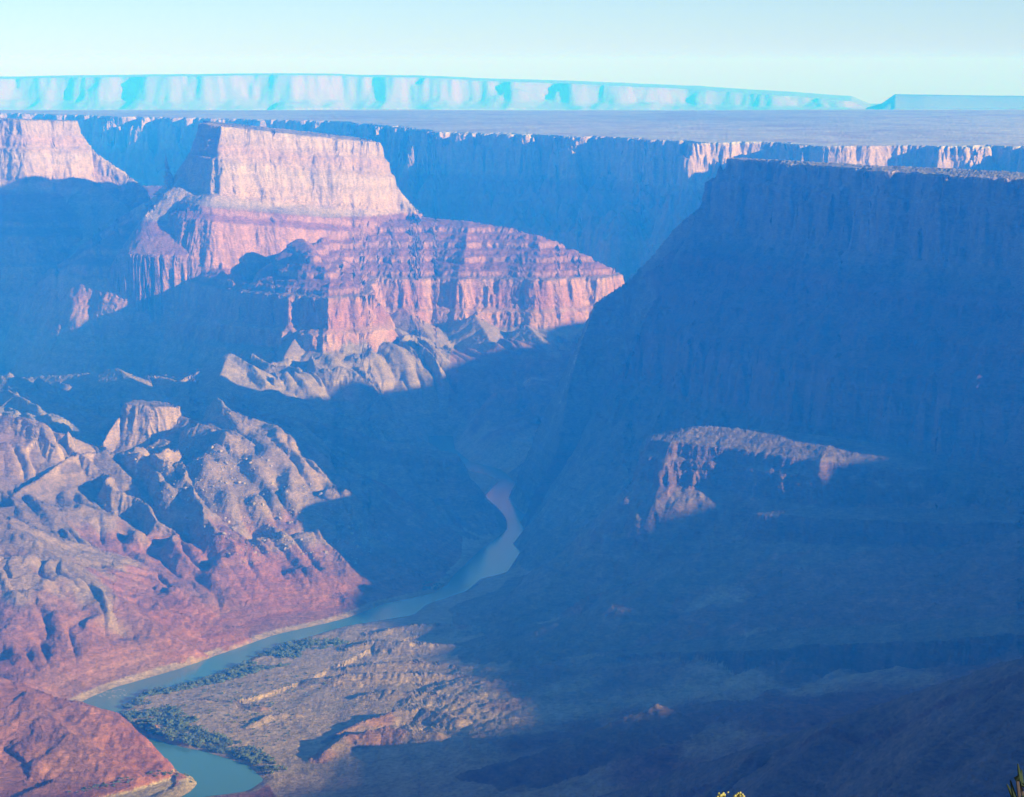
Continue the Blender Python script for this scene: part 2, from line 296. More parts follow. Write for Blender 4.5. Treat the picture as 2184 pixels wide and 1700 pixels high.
poly('terrace', 'shaded_spurs', np.vstack([WL([(1640, 1248, 5960), (1700, 1240, 5900), (1780, 1234, 5850), (1860, 1248, 5780), (1970, 1272, 5680), (2100, 1262, 5600), (2250, 1240, 5550)]), WL([(2400, 1200, 5750), (2000, 1230, 6000), (1780, 1224, 6100), (1680, 1235, 6050)])]), [(66, 30), (34, 30), (60, 20), (24, 200)], inner=[(10, 14)], nz=(24, 18, 7), reach=600)
poly('cliff_terrace', 'shaded_spurs', np.vstack([WL([(1182, 1402, 5720), (1210, 1392, 5700), (1260, 1384, 5670), (1330, 1386, 5600), (1440, 1390, 5500), (1560, 1398, 5400), (1600, 1408, 5340), (1680, 1398, 5280), (1800, 1386, 5200), (1950, 1371, 5100), (2183, 1345, 4950), (2400, 1300, 4850)]), WL([(2450, 1270, 5050), (2100, 1325, 5250), (1700, 1365, 5600), (1400, 1365, 5750), (1250, 1372, 5800)])]), [(81, 80), (34, 40), (40, 60), (24, 200)], inner=[(6, 20)], nz=(24, 24, 12), reach=700)
ridge('shaded_ridge', 'shaded_spurs', WL([(1140, 1760, 4420), (1290, 1692, 4300), (1450, 1640, 4150), (1600, 1592, 4000), (1750, 1542, 3850), (1900, 1490, 3700), (2050, 1440, 3600), (2183, 1396, 3500), (2400, 1330, 3350)]), [(24, 40), (50, 14), (27, 500)], nz=(14, 16, 6), reach=1300, gul=16, glen=110)
ridge('lit_slip', 'shaded_spurs', WL([(1235, 1190, 6320), (1300, 1155, 6380), (1368, 1140, 6430), (1440, 1120, 6500)]), [(34, 20), (24, 200)], nz=(8, 10, 4), reach=350, gul=8)
for q in [[(1560, 1150, 6050), (1450, 1215, 5950), (1330, 1280, 5850)], [(1400, 1500, 4700), (1250, 1560, 4700), (1130, 1610, 4720), (1010, 1640, 4760)]]:
    ridge('shaded_fan', 'shaded_spurs', WL(q), [(22, 60), (18, 200)], nz=(14, 14, 5), reach=500, gul=12, glen=90)
# the rim the viewer stands on; unseen right-hand cape added to shade near air
SR = np.array([(-5000, -40, 1446), (-400, -30, 1446), (-30, -8, 1446), (30, -8, 1446), (300, -40, 1446), (900, 150, 1446), (1350, 650, 1446), (1650, 1150, 1446), (1800, 1700, 1446), (2000, 2100, 1446), (2300, 2000, 1446), (2800, 1200, 1446), (3400, 0, 1446), (3400, -1990, 1446), (-5500, -1990, 1446)], float)
poly('south_rim', 'south_rim', SR, [(84, 90), (50, 40), (80, 160), (40, 300), (70, 160), (35, 300), (20, 400)], nz=(0, 4, 3), reach=2500)

SANDBAR = WZ([(60, 1740), (180, 1700), (250, 1682), (320, 1660), (372, 1648), (400, 1650), (424, 1670), (405, 1690), (300, 1740)], 0.0)[:, :2]
POINTBAR = WZ([(738, 1335), (606, 1373), (467, 1434), (308, 1477), (250, 1528), (316, 1571), (435, 1602), (563, 1663), (620, 1760), (1300, 1760), (1300, 1200), (1024, 1235), (881, 1312)], 0.0)[:, :2]
GROUPS = ['canyon_floor', 'plateau', 'west_butte', 'west_slopes', 'butte', 'pale_hills', 'hillside', 'dark_ridge', 'near_hill', 'river_terrace', 'mesa', 'shaded_spurs', 'south_rim']
GI = {g: i for i, g in enumerate(GROUPS)}

def field(X, Y):
    """height, landform index, height below the landform's own top bed"""
    X = X.astype(np.float32); Y = Y.astype(np.float32)
    nA = fbm(X, Y, 520, 2, 0); nB = fbm(X, Y, 170, 2, 1); nC = fbm(X, Y, 52, 3, 2, 0.6)
    z = bil(_bc, GX0, GY0, GS*3, X, Y)
    dr = bil(_dr, GX0, GY0, GS, X, Y)
    away = sstep(10, 220, dr)
    # gullies running down towards the river on either side
    left = sstep(150, -250, X - (-100 + (Y-7000)*0.25))
    u1 = (X*0.88 + Y*0.46); v1 = (-X*0.46 + Y*0.88)
    u2 = (X*0.25 - Y*0.97); v2 = (X*0.97 + Y*0.25)
    g1 = -0.75*ridged(vn(u1/95 + 0.6*nB, v1/480 + 0.5*nA, 3)) - 0.4*ridged(vn(u1/37 + 0.7*nB, v1/190, 4)) + 0.9*ridged(vn(u1/210 + 0.6*nB, v1/1100 + 0.4*nA, 1)) + 0.15
    g2 = ridged(vn(u2/150 + 0.7*nB, v2/600 + 0.4*nA, 3))*0.65 + ridged(vn(u2/60 + 0.7*nB, v2/250, 4))*0.35
    g = g1*left + g2*(1-left)
    z = z + away*(nA*9 + nB*8 + nC*3.0)*(0.2 + 0.8*sstep(5, 90, z)) + away*(g-0.25)*(30 + 8*left)*sstep(15, 130, z)
    # terraces: thin beds stepping the lower slopes
    st = z/9.0; f = st-np.floor(st)
    z = z + away*(sstep(0.55, 0.95, f)-f)*9.0*0.45*sstep(-0.2, 0.5, nB+0.2)
    # channel and banks
    bank = np.where(dr < 0, np.maximum(dr*0.25, -4.0), np.minimum(dr*0.22 + 0.3, 4.0 + dr*0.05) + nC*0.5)
    z = np.where(dr < 260, bank + (np.maximum(z, bank)-bank)*sstep(0, 130, dr) , z)
    gid = np.zeros(X.shape, np.int8); rel = np.full(X.shape, 0, np.float32)
    for F in FEATS:
        P = F['P']; R = F['reach']
        m = (X > P[:, 0].min()-R) & (X < P[:, 0].max()+R) & (Y > P[:, 1].min()-R) & (Y < P[:, 1].max()+R)
        if not m.any(): continue
        x = X[m]; y = Y[m]
        a, b, c = F['nz']
        d, par, arc = seg_field(P, x, y, F['kind'] == 'poly')
        dd, zz = F['outer']
        warp = a*nA[m] + b*nB[m] + c*nC[m]
        if F['kind'] == 'poly':
            ins = inside(P, x, y)
            s = np.where(ins, -d, d) + warp
            if F['zt'] is None:
                pl = plane_fit(P) if np.ptp(P[:, 2]) > 2 else np.array([0, 0, P[:, 2].mean()])
                top = pl[0]*x + pl[1]*y + pl[2]
            else:
                top = F['zt'](x, y)
            h = top - np.interp(s, dd, zz, left=0)
            if F['inner'] is not None:
                di, zi = F['inner']
                h = np.where(s < 0, top + np.interp(-s, di, zi), h)
            h = np.where(s < 0, h + nB[m]*1.5 + nC[m]*1.2, h + nC[m]*2.0)
            fall = top - h
            cut = s > R*0.97
        else:
            zr = np.interp(par, np.arange(len(P)), P[:, 2])
            gl = F['glen']
            gg = -0.7*ridged(vn(arc/gl + 0.5*nB[m], d/(4.5*gl) + 0.4*nA[m], 5)) - 0.4*ridged(vn(arc/(gl*0.4) + 0.6*nB[m], d/(2*gl), 4)) + 0.55
            s = np.maximum(d + warp*sstep(0, 60, d), 0)
            h = zr - np.interp(s, dd, zz) + (gg-0.3)*F['gul']*sstep(8, 110, d) + nC[m]*1.5
            fall = zr - h
            cut = d > R*0.95
        h = np.where(cut, -1e4, h)
        old = z[m]
        hn = np.where(dr[m] < 420, np.minimum(h, np.maximum(old, 0) + np.maximum(dr[m], 0)*1.15 + 0.2), h)
        if F['grp'] == 'shaded_spurs':      # the shaded slopes flatten out before the river
            hn = np.where(dr[m] < 800, np.minimum(hn, 3 + np.maximum(dr[m]-60, 0)*0.2 + np.maximum(dr[m]-270, 0)*3.0), hn)
        if F['grp'] in ('mesa', 'shaded_spurs'):
            hn = np.where((y > 6300) & (y < 9400) & (x < np.interp(y, RCY, RCX)), -1e4, hn)
        hn = np.where(dr[m] < 0, -1e4, hn)
        up = hn > old
        k = 7.0   # soft union
        q = np.clip(0.5 + 0.5*(hn-old)/k, 0, 1)
        zs = np.where(hn < -5e3, old, old + (hn-old)*q + k*q*(1-q)*0.5)
        z[m] = np.where(dr[m] < 0, old, zs)
        gi = gid[m]; gi[up] = GI[F['grp']]; gid[m] = gi
        r_ = rel[m]; r_[up] = fall[up]; rel[m] = r_
    bx = (X > -1400) & (X < -500) & (Y > 4300) & (Y < 5100)
    if bx.any():
        k_ = np.zeros(X.shape, bool); k_[bx] = inside(SANDBAR, X[bx], Y[bx])
        dI = np.zeros(X.shape, np.float32); dI[k_] = seg_field(SANDBAR, X[k_], Y[k_], True)[0]
        z = np.where(k_ & (dr > 0), np.minimum(z, 1.2 + np.minimum(dr, 40)*0.05 + nC*0.4 + np.maximum(45-dI, 0)*0.75*sstep(5, 40, dr)), z); gid[k_ & (z < 5)] = 0
    return z, gid, rel, dr

# ------------------------------------------------------------------ materials
def mat(name):
    m = bpy.data.materials.new(name); m.use_nodes = True
    n = m.node_tree.nodes; b = n.get('Principled BSDF')
    b.inputs['Specular IOR Level'].default_value = 0.15
    b.inputs['Roughness'].default_value = 0.9
    return m, n, m.node_tree.links, b
def rock_material(name='rock', bump=7.0):
    """rock colour by bed (stored per vertex), mottled and roughened procedurally"""
    m, n, l, b = mat(name)
    at = n.new('ShaderNodeAttribute'); at.attribute_name = 'rock'
    geo = n.new('ShaderNodeNewGeometry')
    n1 = n.new('ShaderNodeTexNoise'); n1.inputs['Scale'].default_value = 0.035; n1.inputs['Detail'].default_value = 6; n1.inputs['Roughness'].default_value = 0.65
    n2 = n.new('ShaderNodeTexNoise'); n2.inputs['Scale'].default_value = 0.16; n2.inputs['Detail'].default_value = 4; n2.inputs['Roughness'].default_value = 0.7
    mp = n.new('ShaderNodeVectorMath'); mp.operation = 'MULTIPLY'; mp.inputs[1].default_value = (0.5, 0.5, 1.6)
    l.new(geo.outputs['Position'], n1.inputs['Vector'])
    l.new(geo.outputs['Position'], mp.inputs[0]); l.new(mp.outputs[0], n2.inputs['Vector'])
    mr = n.new('ShaderNodeMapRange'); mr.inputs[1].default_value = 0.3; mr.inputs[2].default_value = 0.7; mr.inputs[3].default_value = 0.72; mr.inputs[4].default_value = 1.25
    mr2 = n.new('ShaderNodeMapRange'); mr2.inputs[1].default_value = 0.3; mr2.inputs[2].default_value = 0.7; mr2.inputs[3].default_value = 0.62; mr2.inputs[4].default_value = 1.36
    l.new(n1.outputs[0], mr.inputs[0]); l.new(n2.outputs[0], mr2.inputs[0])
    mu = n.new('ShaderNodeMath'); mu.operation = 'MULTIPLY'; l.new(mr.outputs[0], mu.inputs[0]); l.new(mr2.outputs[0], mu.inputs[1])
    vm = n.new('ShaderNodeVectorMath'); vm.operation = 'SCALE'
    l.new(at.outputs['Color'], vm.inputs[0]); l.new(mu.outputs[0], vm.inputs['Scale'])
    l.new(vm.outputs[0], b.inputs['Base Color'])
    bp = n.new('ShaderNodeBump'); bp.inputs['Strength'].default_value = 0.7; bp.inputs['Distance'].default_value = bump
    l.new(n2.outputs[0], bp.inputs['Height']); l.new(bp.outputs[0], b.inputs['Normal'])
    return m
ROCK = rock_material(); ROCK_FAR = rock_material('far_rock', 0.5)
def plain(name, c, rough=0.9, noise=None, amt=0.25):
    m, n, l, b = mat(name)
    b.inputs['Roughness'].default_value = rough
    if noise:
        t = n.new('ShaderNodeTexNoise'); t.inputs['Scale'].default_value = noise; t.inputs['Detail'].default_value = 5
        g = n.new('ShaderNodeNewGeometry'); l.new(g.outputs['Position'], t.inputs['Vector'])
        r = n.new('ShaderNodeValToRGB')
        r.color_ramp.elements[0].position = 0.3; r.color_ramp.elements[1].position = 0.7
        r.color_ramp.elements[0].color = tuple(v*(1-amt) for v in c) + (1,)
        r.color_ramp.elements[1].color = tuple(min(1, v*(1+amt)) for v in c) + (1,)
        l.new(t.outputs[0], r.inputs[0]); l.new(r.outputs[0], b.inputs['Base Color'])
    else:
        b.inputs['Base Color'].default_value = (*c, 1)
    return m

# ------------------------------------------------------------------ rock colours (albedo), from bed, steepness and place
def lerp3(t, stops):
    xs = [s[0] for s in stops]
    return np.stack([np.interp(t, xs, [s[1][k] for s in stops]) for k in range(3)], -1).astype(np.float32)
TAN = (0.50, 0.37, 0.25); CREAM = (0.56, 0.44, 0.31); RED = (0.36, 0.155, 0.10); RWALL = (0.50, 0.235, 0.15); RWL = (0.56, 0.36, 0.24); GREY = (0.36, 0.29, 0.20); PALE = (0.44, 0.36, 0.25)
DOX = (0.41, 0.16, 0.10); SCREE = (0.34, 0.27, 0.19); DARKV = (0.20, 0.15, 0.12); SAGE = (0.25, 0.23, 0.13); BAR = (0.62, 0.49, 0.35)
def colours(x, y, z, gid, rel, slope, dr):
    n = fbm(x, y, 240, 3, 3); n2 = fbm(x, y, 60, 2, 4)
    bed = vn1(z/5.0 + 0.5*n, 1)*0.6 + vn1(z/13.0 + 0.7*n, 2)*0.4
    c = np.zeros((len(x), 3), np.float32)
    steep = sstep(0.75, 1.6, slope)[:, None]
    def put(m, v):
        c[m] = v[m] if getattr(v, 'ndim', 0) == 2 and len(v) == len(x) else np.array(v, np.float32)
    def mix(a, b, t):
        return np.array(a, np.float32)*(1-t) + np.array(b, np.float32)*t
    t = (n*0.5+0.5)[:, None].clip(0, 1)
    # canyon floor
    put(gid == 0, mix(mix(BAR, SAGE, (n2*0.4+0.1)[:, None].clip(0, 1)), (0.33, 0.2, 0.14), sstep(0.0, 0.6, n + (z-70)/120)[:, None]*sstep(20, 60, z)[:, None]))
    put(gid == GI['river_terrace'], mix(mix(BAR, SCREE, t), DOX, sstep(0.35, 0.9, n2+n)[:, None]*0.5))
    hill = mix(mix(DOX, (0.33, 0.19, 0.14), t), SCREE, sstep(0.0, 0.5, n*1.2 + 0.25)[:, None]*0.0)
    band = sstep(0.05, 0.5, bed)[:, None]
    hill = mix(hill, (0.42, 0.26, 0.19), band*0.45)
    # scree apron under the small mesa: pale blocky rubble on the red beds
    scr = sstep(-0.25, 0.25, (z-150 + n*70 + n2*40)/120)[:, None]*sstep(-1750, -1150, x + (z-200)*0.3)[:, None]
    hill = mix(hill, mix(SCREE, (0.40, 0.31, 0.22), (n2*0.5+0.5)[:, None].clip(0, 1)), scr*0.9)
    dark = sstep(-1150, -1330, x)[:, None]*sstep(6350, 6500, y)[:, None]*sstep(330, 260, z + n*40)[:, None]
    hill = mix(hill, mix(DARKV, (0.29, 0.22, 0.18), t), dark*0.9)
    cliffy = (sstep(250, 300, z)*sstep(0.9, 1.5, slope))[:, None]
    hill = mix(hill, TAN, cliffy)
    put(gid == GI['hillside'], hill)
    hb = (gid == 0) & (x < -150) & (dr > 25) & (y < 7700) & ~inside(POINTBAR, x, y)
    put(hb, hill)
    put(gid == GI['near_hill'], mix(mix(DOX, (0.40, 0.22, 0.15), t), (0.44, 0.25, 0.17), band*0.5))
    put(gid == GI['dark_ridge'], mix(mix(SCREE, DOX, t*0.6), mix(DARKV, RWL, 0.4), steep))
    put(gid == GI['pale_hills'], mix(PALE, (0.47, 0.40, 0.26), t))
    pf = (gid == 0) & (y > 7600) & (x < -250)
    put(pf, mix(PALE, (0.40, 0.34, 0.22), t))
    # butte
    up = lerp3(rel + n*4, [(-50, SAGE), (-1, SAGE), (2, CREAM), (70, TAN), (95, (0.50, 0.34, 0.23)), (150, TAN), (170, CREAM), (300, (0.58, 0.42, 0.30)), (322, CREAM), (345, GREY), (365, RED), (700, RED)])
    isup = (z > 640)
    supai = mix(mix((0.33, 0.15, 0.11), (0.50, 0.28, 0.19), steep), (0.47, 0.29, 0.21), band*0.4)
    low = lerp3(z + n*10, [(100, PALE), (240, PALE), (330, GREY), (370, RWL), (400, RWALL), (470, RWALL), (495, RWL), (510, (0.36, 0.24, 0.16)), (530, RED), (900, RED)])
    low = mix(low, mix(RWALL, RWL, (n2*0.5+0.5)[:, None].clip(0, 1)), steep*(sstep(230, 300, z)*sstep(515, 500, z))[:, None]*0.8)
    butte = np.where((z > 515)[:, None], supai, low)
    for g in ('butte', 'west_butte'):
        m = gid == GI[g]
        white = (rel < 352) & (z > 760)
        put(m, np.where(white[:, None], up, butte))
    put(gid == GI['west_slopes'], mix(PALE, (0.40, 0.30, 0.21), t))
    # mesa and plateau
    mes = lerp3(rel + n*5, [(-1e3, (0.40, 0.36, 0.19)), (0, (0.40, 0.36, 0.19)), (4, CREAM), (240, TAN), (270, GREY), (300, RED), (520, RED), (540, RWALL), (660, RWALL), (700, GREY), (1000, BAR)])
    put(gid == GI['mesa'], mes*np.where(rel < 6, 1.0, 0.5)[:, None])  # wall colour darkened to deepen its shade, grassy top left as is
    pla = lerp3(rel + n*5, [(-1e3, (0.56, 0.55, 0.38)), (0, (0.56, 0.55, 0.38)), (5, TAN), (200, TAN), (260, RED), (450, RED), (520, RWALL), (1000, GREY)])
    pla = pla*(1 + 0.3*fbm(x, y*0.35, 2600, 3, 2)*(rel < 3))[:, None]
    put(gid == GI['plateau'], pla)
    put(gid == GI['shaded_spurs'], mix(mix((0.27, 0.20, 0.135), (0.31, 0.24, 0.16), t), (0.22, 0.135, 0.10), steep))  # shade put into the spur colour: steep faces darkest, gentle tops lighter
    put(gid == GI['south_rim'], np.broadcast_to(np.array(TAN, np.float32), (len(x), 3)))
    # thin beds
    c *= (1 + 0.24*bed + 0.12*n2)[:, None]
    # wet sand and silt by the water
    m = (dr < 9 + 14*n2 + 8*n) & (dr > -60)
    c[m] = c[m]*0.35 + np.array((0.42, 0.35, 0.22), np.float32)*0.65
    k_ = (x > -1400) & (x < -500) & (y > 4300) & (y < 5100)
    if k_.any():
        i_ = np.where(k_)[0]; i_ = i_[inside(SANDBAR, x[i_], y[i_]) & (z[i_] < 6)]; c[i_] = np.array((0.66, 0.56, 0.38))*(1 + 0.15*n2[i_])[:, None]
    return np.clip(c*np.array((0.70, 0.66, 0.58), np.float32), 0.02, 0.8)

# ------------------------------------------------------------------ meshes from numpy
def build_mesh(name, V, Q, colr=None, material=ROCK, smooth=True):
    me = bpy.data.meshes.new(name)
    n, q = len(V), len(Q)
    me.vertices.add(n); me.vertices.foreach_set('co', V.astype(np.float32).ravel())
    me.loops.add(q*4); me.loops.foreach_set('vertex_index', Q.astype(np.int32).ravel())
    me.polygons.add(q); me.polygons.foreach_set('loop_start', np.arange(0, q*4, 4, dtype=np.int32))
    me.polygons.foreach_set('use_smooth', np.full(q, smooth))
    me.update(calc_edges=True)
    if colr is not None:
        a = me.attributes.new('rock', 'FLOAT_COLOR', 'POINT')
        a.data.foreach_set('color', np.c_[colr, np.ones(len(colr))].astype(np.float32).ravel())
    me.materials.append(material)
    o = bpy.data.objects.new(name, me); col.objects.link(o)
    return o
def grid_quads(nr, nc):
    i = np.arange(nr*nc).reshape(nr, nc)
    return np.stack([i[:-1, :-1], i[:-1, 1:], i[1:, 1:], i[1:, :-1]], -1).reshape(-1, 4)
NAMES = {'canyon_floor': ('canyon_floor', 'dusty valley floor with river banks and fans on both sides of the river'),
         'plateau': ('plateau', 'flat hazy desert plateau ending in a long scalloped cliff across the canyon'),
         'west_butte': ('butte', 'pale cliffed butte at the far left edge of the picture'),
         'west_slopes': ('foothills', 'partly shaded tan foothills below the left-hand butte'),
         'butte': ('butte', 'great flat-topped butte with white cap cliff, purple ledges and red lower wall'),
         'pale_hills': ('pale_hills', 'rounded sunlit grey-tan hills at the foot of the great butte'),
         'hillside': ('hillside', 'sunlit reddish hillside with a small tan cliff on top above the river'),
         'dark_ridge': ('ridge', 'half-shaded ridge with dark cliffs behind the reddish hillside'),
         'near_hill': ('hill', 'nearest red eroded hill inside the river bend at lower left'),
         'river_terrace': ('river_terrace', 'low brown mounds in sun and shade beside the river bend'),
         'mesa': ('mesa', 'huge blue-shaded mesa wall filling the right side with a yellow grassy top'),
         'shaded_spurs': ('spurs', 'dark blue shaded spurs and cliff terraces at lower right, one with a sunlit top'),
         'south_rim': ('rim', 'rocky canyon rim below the viewpoint')}
def tag(o, label, cat=None, kind=None, group=None):
    o['label'] = label
    if cat: o['category'] = cat
    if kind: o['kind'] = kind
    if group: o['group'] = group
    return o

# ---- the part in view: fan of columns, denser where the ground shows steep faces
NCOL, NROW, NFINE = 1160, 960, 2700
TMAX = 0.2175
tans = np.linspace(-TMAX, TMAX, NCOL).astype(np.float32)
Dn, Df = 3050.0, 22500.0
Dl = Dn*np.exp(np.linspace(0, math.log(Df/Dn), NFINE))
Hs = np.empty((NCOL, NFINE), np.float32); Gs = np.empty((NCOL, NFINE), np.int8); Rs = np.empty((NCOL, NFINE), np.float32)
step = 290
for i in range(0, NCOL, step):
    X = tans[i:i+step, None]*Dl[None]; Y = np.broadcast_to(Dl[None], X.shape)
    h, g, r, _ = field(X, np.ascontiguousarray(Y))
    Hs[i:i+step] = h; Gs[i:i+step] = g; Rs[i:i+step] = r
def scr_y(D, z):
    f = D*cP - (z-EYE)*sP; u = D*sP + (z-EYE)*cP
    return u/f*FPX*1024/2183
SY = scr_y(Dl[None], Hs)
dS = np.diff(SY, axis=1)
imp = np.where(dS > 0, dS, -0.12*dS) + 0.10 + 0.02*np.abs(np.diff(Hs, axis=1))
k = 13
cs = np.cumsum(np.pad(imp, ((k//2+1, k//2), (0, 0)), mode='edge'), axis=0)
imp = (cs[k:]-cs[:-k])/k
cum = np.concatenate([np.zeros((NCOL, 1)), np.cumsum(imp, axis=1)], axis=1)
VX = np.empty((NCOL, NROW, 3), np.float32); GV = np.empty((NCOL, NROW), np.int8); RV = np.empty((NCOL, NROW), np.float32)
jj = np.arange(NFINE, dtype=np.float64)
for i in range(NCOL):
    t = np.interp(np.linspace(0, cum[i, -1], NROW), cum[i], jj)
    D = np.interp(t, jj, Dl)
    VX[i, :, 0] = tans[i]*D; VX[i, :, 1] = D; VX[i, :, 2] = np.interp(t, jj, Hs[i])
    ti = np.clip(np.round(t).astype(int), 0, NFINE-1)
    GV[i] = Gs[i, ti]; RV[i] = np.interp(t, jj, Rs[i])
# normals and steepness
du = np.gradient(VX, axis=0); dv = np.gradient(VX, axis=1)
N = np.cross(du, dv); N /= np.linalg.norm(N, axis=2, keepdims=True)+1e-9
N *= np.sign(N[..., 2:3]+1e-9)
slope = np.sqrt(N[..., 0]**2+N[..., 1]**2)/np.maximum(np.abs(N[..., 2]), 1e-3)
# ledges and joints pushed in and out of the steep faces
x, y, z = VX[..., 0].ravel(), VX[..., 1].ravel(), VX[..., 2].ravel()
sl = slope.ravel()
st = sstep(0.7, 2.0, sl)
hor = x*0.8 - y*0.6; ver = x*0.6 + y*0.8
led = vn1(z/9.0 + 0.3*vn(x/60, y/60, 2), 3)*0.6 + vn1(z/3.7, 4)*0.4
joint = ridged(vn(hor/26, ver/26 + z/140, 1))*0.6 + ridged(vn(hor/11, ver/11 + z/90, 2))*0.4
rough = np.where(GV.ravel() == GI['plateau'], 0.1, np.where((z < 30) & (sl < 0.35), 0.3, 1.0))
disp = st*(led*6.0 + (joint-0.3)*6.5) + (1-st)*rough*(vn(x/17, y/17, 5)*2.0 + vn(x/7, y/7, 1)*1.3)
nh = np.stack([N[..., 0].ravel(), N[..., 1].ravel()], -1)
nh = nh/(np.linalg.norm(nh, axis=1, keepdims=True)+1e-6)
drv = bil(_dr, GX0, GY0, GS, x, y)
calm = sstep(0, 25, drv)
V = np.stack([x + nh[:, 0]*disp*st*calm, y + nh[:, 1]*disp*st*calm, z + disp*(1-st)*calm], -1)
gid = GV.ravel()
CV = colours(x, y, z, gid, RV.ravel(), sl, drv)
quads = grid_quads(NCOL, NROW)
qg = gid[quads[:, 0]]
for gi, g in enumerate(GROUPS):
    Q = quads[qg == gi]
    if len(Q) == 0: continue
    used = np.zeros(len(V), bool); used[Q.ravel()] = True
    mp = np.cumsum(used)-1
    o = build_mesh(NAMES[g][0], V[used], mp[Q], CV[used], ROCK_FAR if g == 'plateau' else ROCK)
    tag(o, NAMES[g][1], kind='structure')

# ---- the country around it, coarser: it throws the shadows that fall into the picture
xs = np.arange(-5200, 8200, 50.0); ys = np.arange(-1900, 20500, 50.0)
X, Y = np.meshgrid(xs, ys)
h, g, r, drr = field(X, Y)
h = h.reshape(X.shape)
inview = (np.abs(X) < (TMAX-0.004)*Y - 40) & (Y > Dn+60)
q = grid_quads(*X.shape)
keep = ~inview.ravel()[q].all(1)
near = ((np.abs(X) < 60) & (np.abs(Y) < 60)).ravel()
cone = (Y > 0) & (np.abs(X) < 0.23*Y+50) & (Y < Dn+300)
h = np.where(cone, np.minimum(h, EYE-0.34*Y-8), h)
h = np.where((np.abs(X) < 80) & (np.abs(Y) < 80), np.minimum(h, 1440), h)
Vc = np.stack([X.ravel(), Y.ravel(), h.ravel()-1.5], -1)
sl = np.hypot(*np.gradient(h, 50.0)).ravel()
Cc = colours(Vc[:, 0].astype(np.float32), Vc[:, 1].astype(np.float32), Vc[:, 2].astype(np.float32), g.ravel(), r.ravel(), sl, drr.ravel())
q = q[keep]; used = np.zeros(len(Vc), bool); used[q.ravel()] = True; mp = np.cumsum(used)-1
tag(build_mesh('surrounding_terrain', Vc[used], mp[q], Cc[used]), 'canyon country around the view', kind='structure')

# ---- far plateau, far cliffs and the low flat-topped hill on the horizon
NF, NR = 1100, 420
tf = np.linspace(-0.27, 0.27, NF); Dfar = np.concatenate([np.linspace(22300, 46000, 120), np.linspace(46300, 68000, 300)])
X = tf[:, None]*Dfar[None]; Y = np.broadcast_to(Dfar[None], X.shape).copy()
base = plat_top(X, Y) + fbm(X, Y, 2600, 3, 1)*14
px = tf*FPX + CX
topy = np.interp(px, [-300, 0, 330, 640, 900, 1240, 1500, 1700, 1810, 1850], [170, 168, 164, 160, 167, 180, 193, 208, 217, 236])
Dc = 58000.0
ztop = np.array([W(a, b, D=Dc)[2] for a, b in zip(px, topy)]) + fbm(tf.astype(np.float32)*Dc, tf.astype(np.float32)*0, 900, 4, 1, 0.6)*16
front = Dc + fbm(X, X*0+Dc, 15000, 6, 2, 0.7)*1700 + fbm(X, Y, 700, 3, 3)*260
dcl = Y - front
dd, zz = profile([(24, 150), (32, 180), (72, 300), (40, 60), (70, 250)], None)
rise = np.interp(dcl + dd[-1], dd, zz, left=0)/zz[-1]
hgt = base + rise*np.maximum(ztop[:, None]-base, 0)
alt = WL([(1845, 236, 40000), (1880, 226, 40000), (1908, 205, 40000), (1960, 206, 40000), (2183, 209, 40000), (2500, 214, 40000)])
za = np.interp(X[:, :1].ravel()/tf if False else tf, alt[:, 0]/40000, alt[:, 2], left=-1e3)
ha = za[:, None] - np.interp(np.abs(Y-41500)-900 + fbm(X, Y, 900, 2, 4)*120, [0, 150, 700, 3000], [0, 160, 330, 900])
hgt = np.maximum(hgt, np.where((tf[:, None] > 0.135), ha, -1e4))
hgt[:, :2] = np.minimum(hgt[:, :2], plat_top(X, Y)[:, :2])
gr = np.hypot(*np.gradient(hgt, axis=(0, 1)))/60.0
cc = np.where((rise > 0.03)[..., None], np.array((0.25, 0.115, 0.08)), np.array((0.42, 0.38, 0.27)))
cc = cc*(1 + 0.18*fbm(X, Y*0.3, 1500, 3, 5))[..., None]
dark = (ha > hgt-1) & (tf[:, None] > 0.135)
cc = np.where(dark[..., None], np.array((0.2, 0.16, 0.13)), cc)
fq = grid_quads(NF, NR)
isc = (rise > 0.02).ravel(); isa = dark.ravel()
Vf = np.stack([X, Y, hgt], -1).reshape(-1, 3); Cf = cc.reshape(-1, 3)
def far_obj(name, m, label):
    Q = fq[m[fq[:, 0]]]
    if not len(Q): return
    used = np.zeros(len(Vf), bool); used[Q.ravel()] = True; mp = np.cumsum(used)-1
    tag(build_mesh(name, Vf[used], mp[Q], Cf[used], ROCK_FAR), label, kind='structure')
far_obj('far_plateau', ~isc & ~isa, 'thin blue-grey strip of far plateau under the horizon')
far_obj('far_cliffs', isc & ~isa, 'long band of pale cliffs on the horizon, faded by haze')
far_obj('far_mesa', isa, 'small dark flat-topped mesa on the horizon at the right')

# ------------------------------------------------------------------ river surface
def poly_mesh(name, pts, z, material):
    me = bpy.data.meshes.new(name)
    me.from_pydata([(p[0], p[1], z) for p in pts], [], [tuple(range(len(pts)))])
    me.materials.append(material)
    o = bpy.data.objects.new(name, me); col.objects.link(o)
    return o
m, n, l, b = mat('river_water')
b.inputs['Base Color'].default_value = (0.08, 0.23, 0.25, 1); b.inputs['Roughness'].default_value = 0.12; b.inputs['Specular IOR Level'].default_value = 0.5; b.inputs['IOR'].default_value = 1.33
geo = n.new('ShaderNodeNewGeometry'); tn = n.new('ShaderNodeTexNoise'); tn.inputs['Scale'].default_value = 0.12; tn.inputs['Detail'].default_value = 5
l.new(geo.outputs['Position'], tn.inputs['Vector'])
bp = n.new('ShaderNodeBump'); bp.inputs['Strength'].default_value = 0.4; bp.inputs['Distance'].default_value = 0.8
l.new(tn.outputs[0], bp.inputs['Height']); l.new(bp.outputs[0], b.inputs['Normal'])
WATER = m
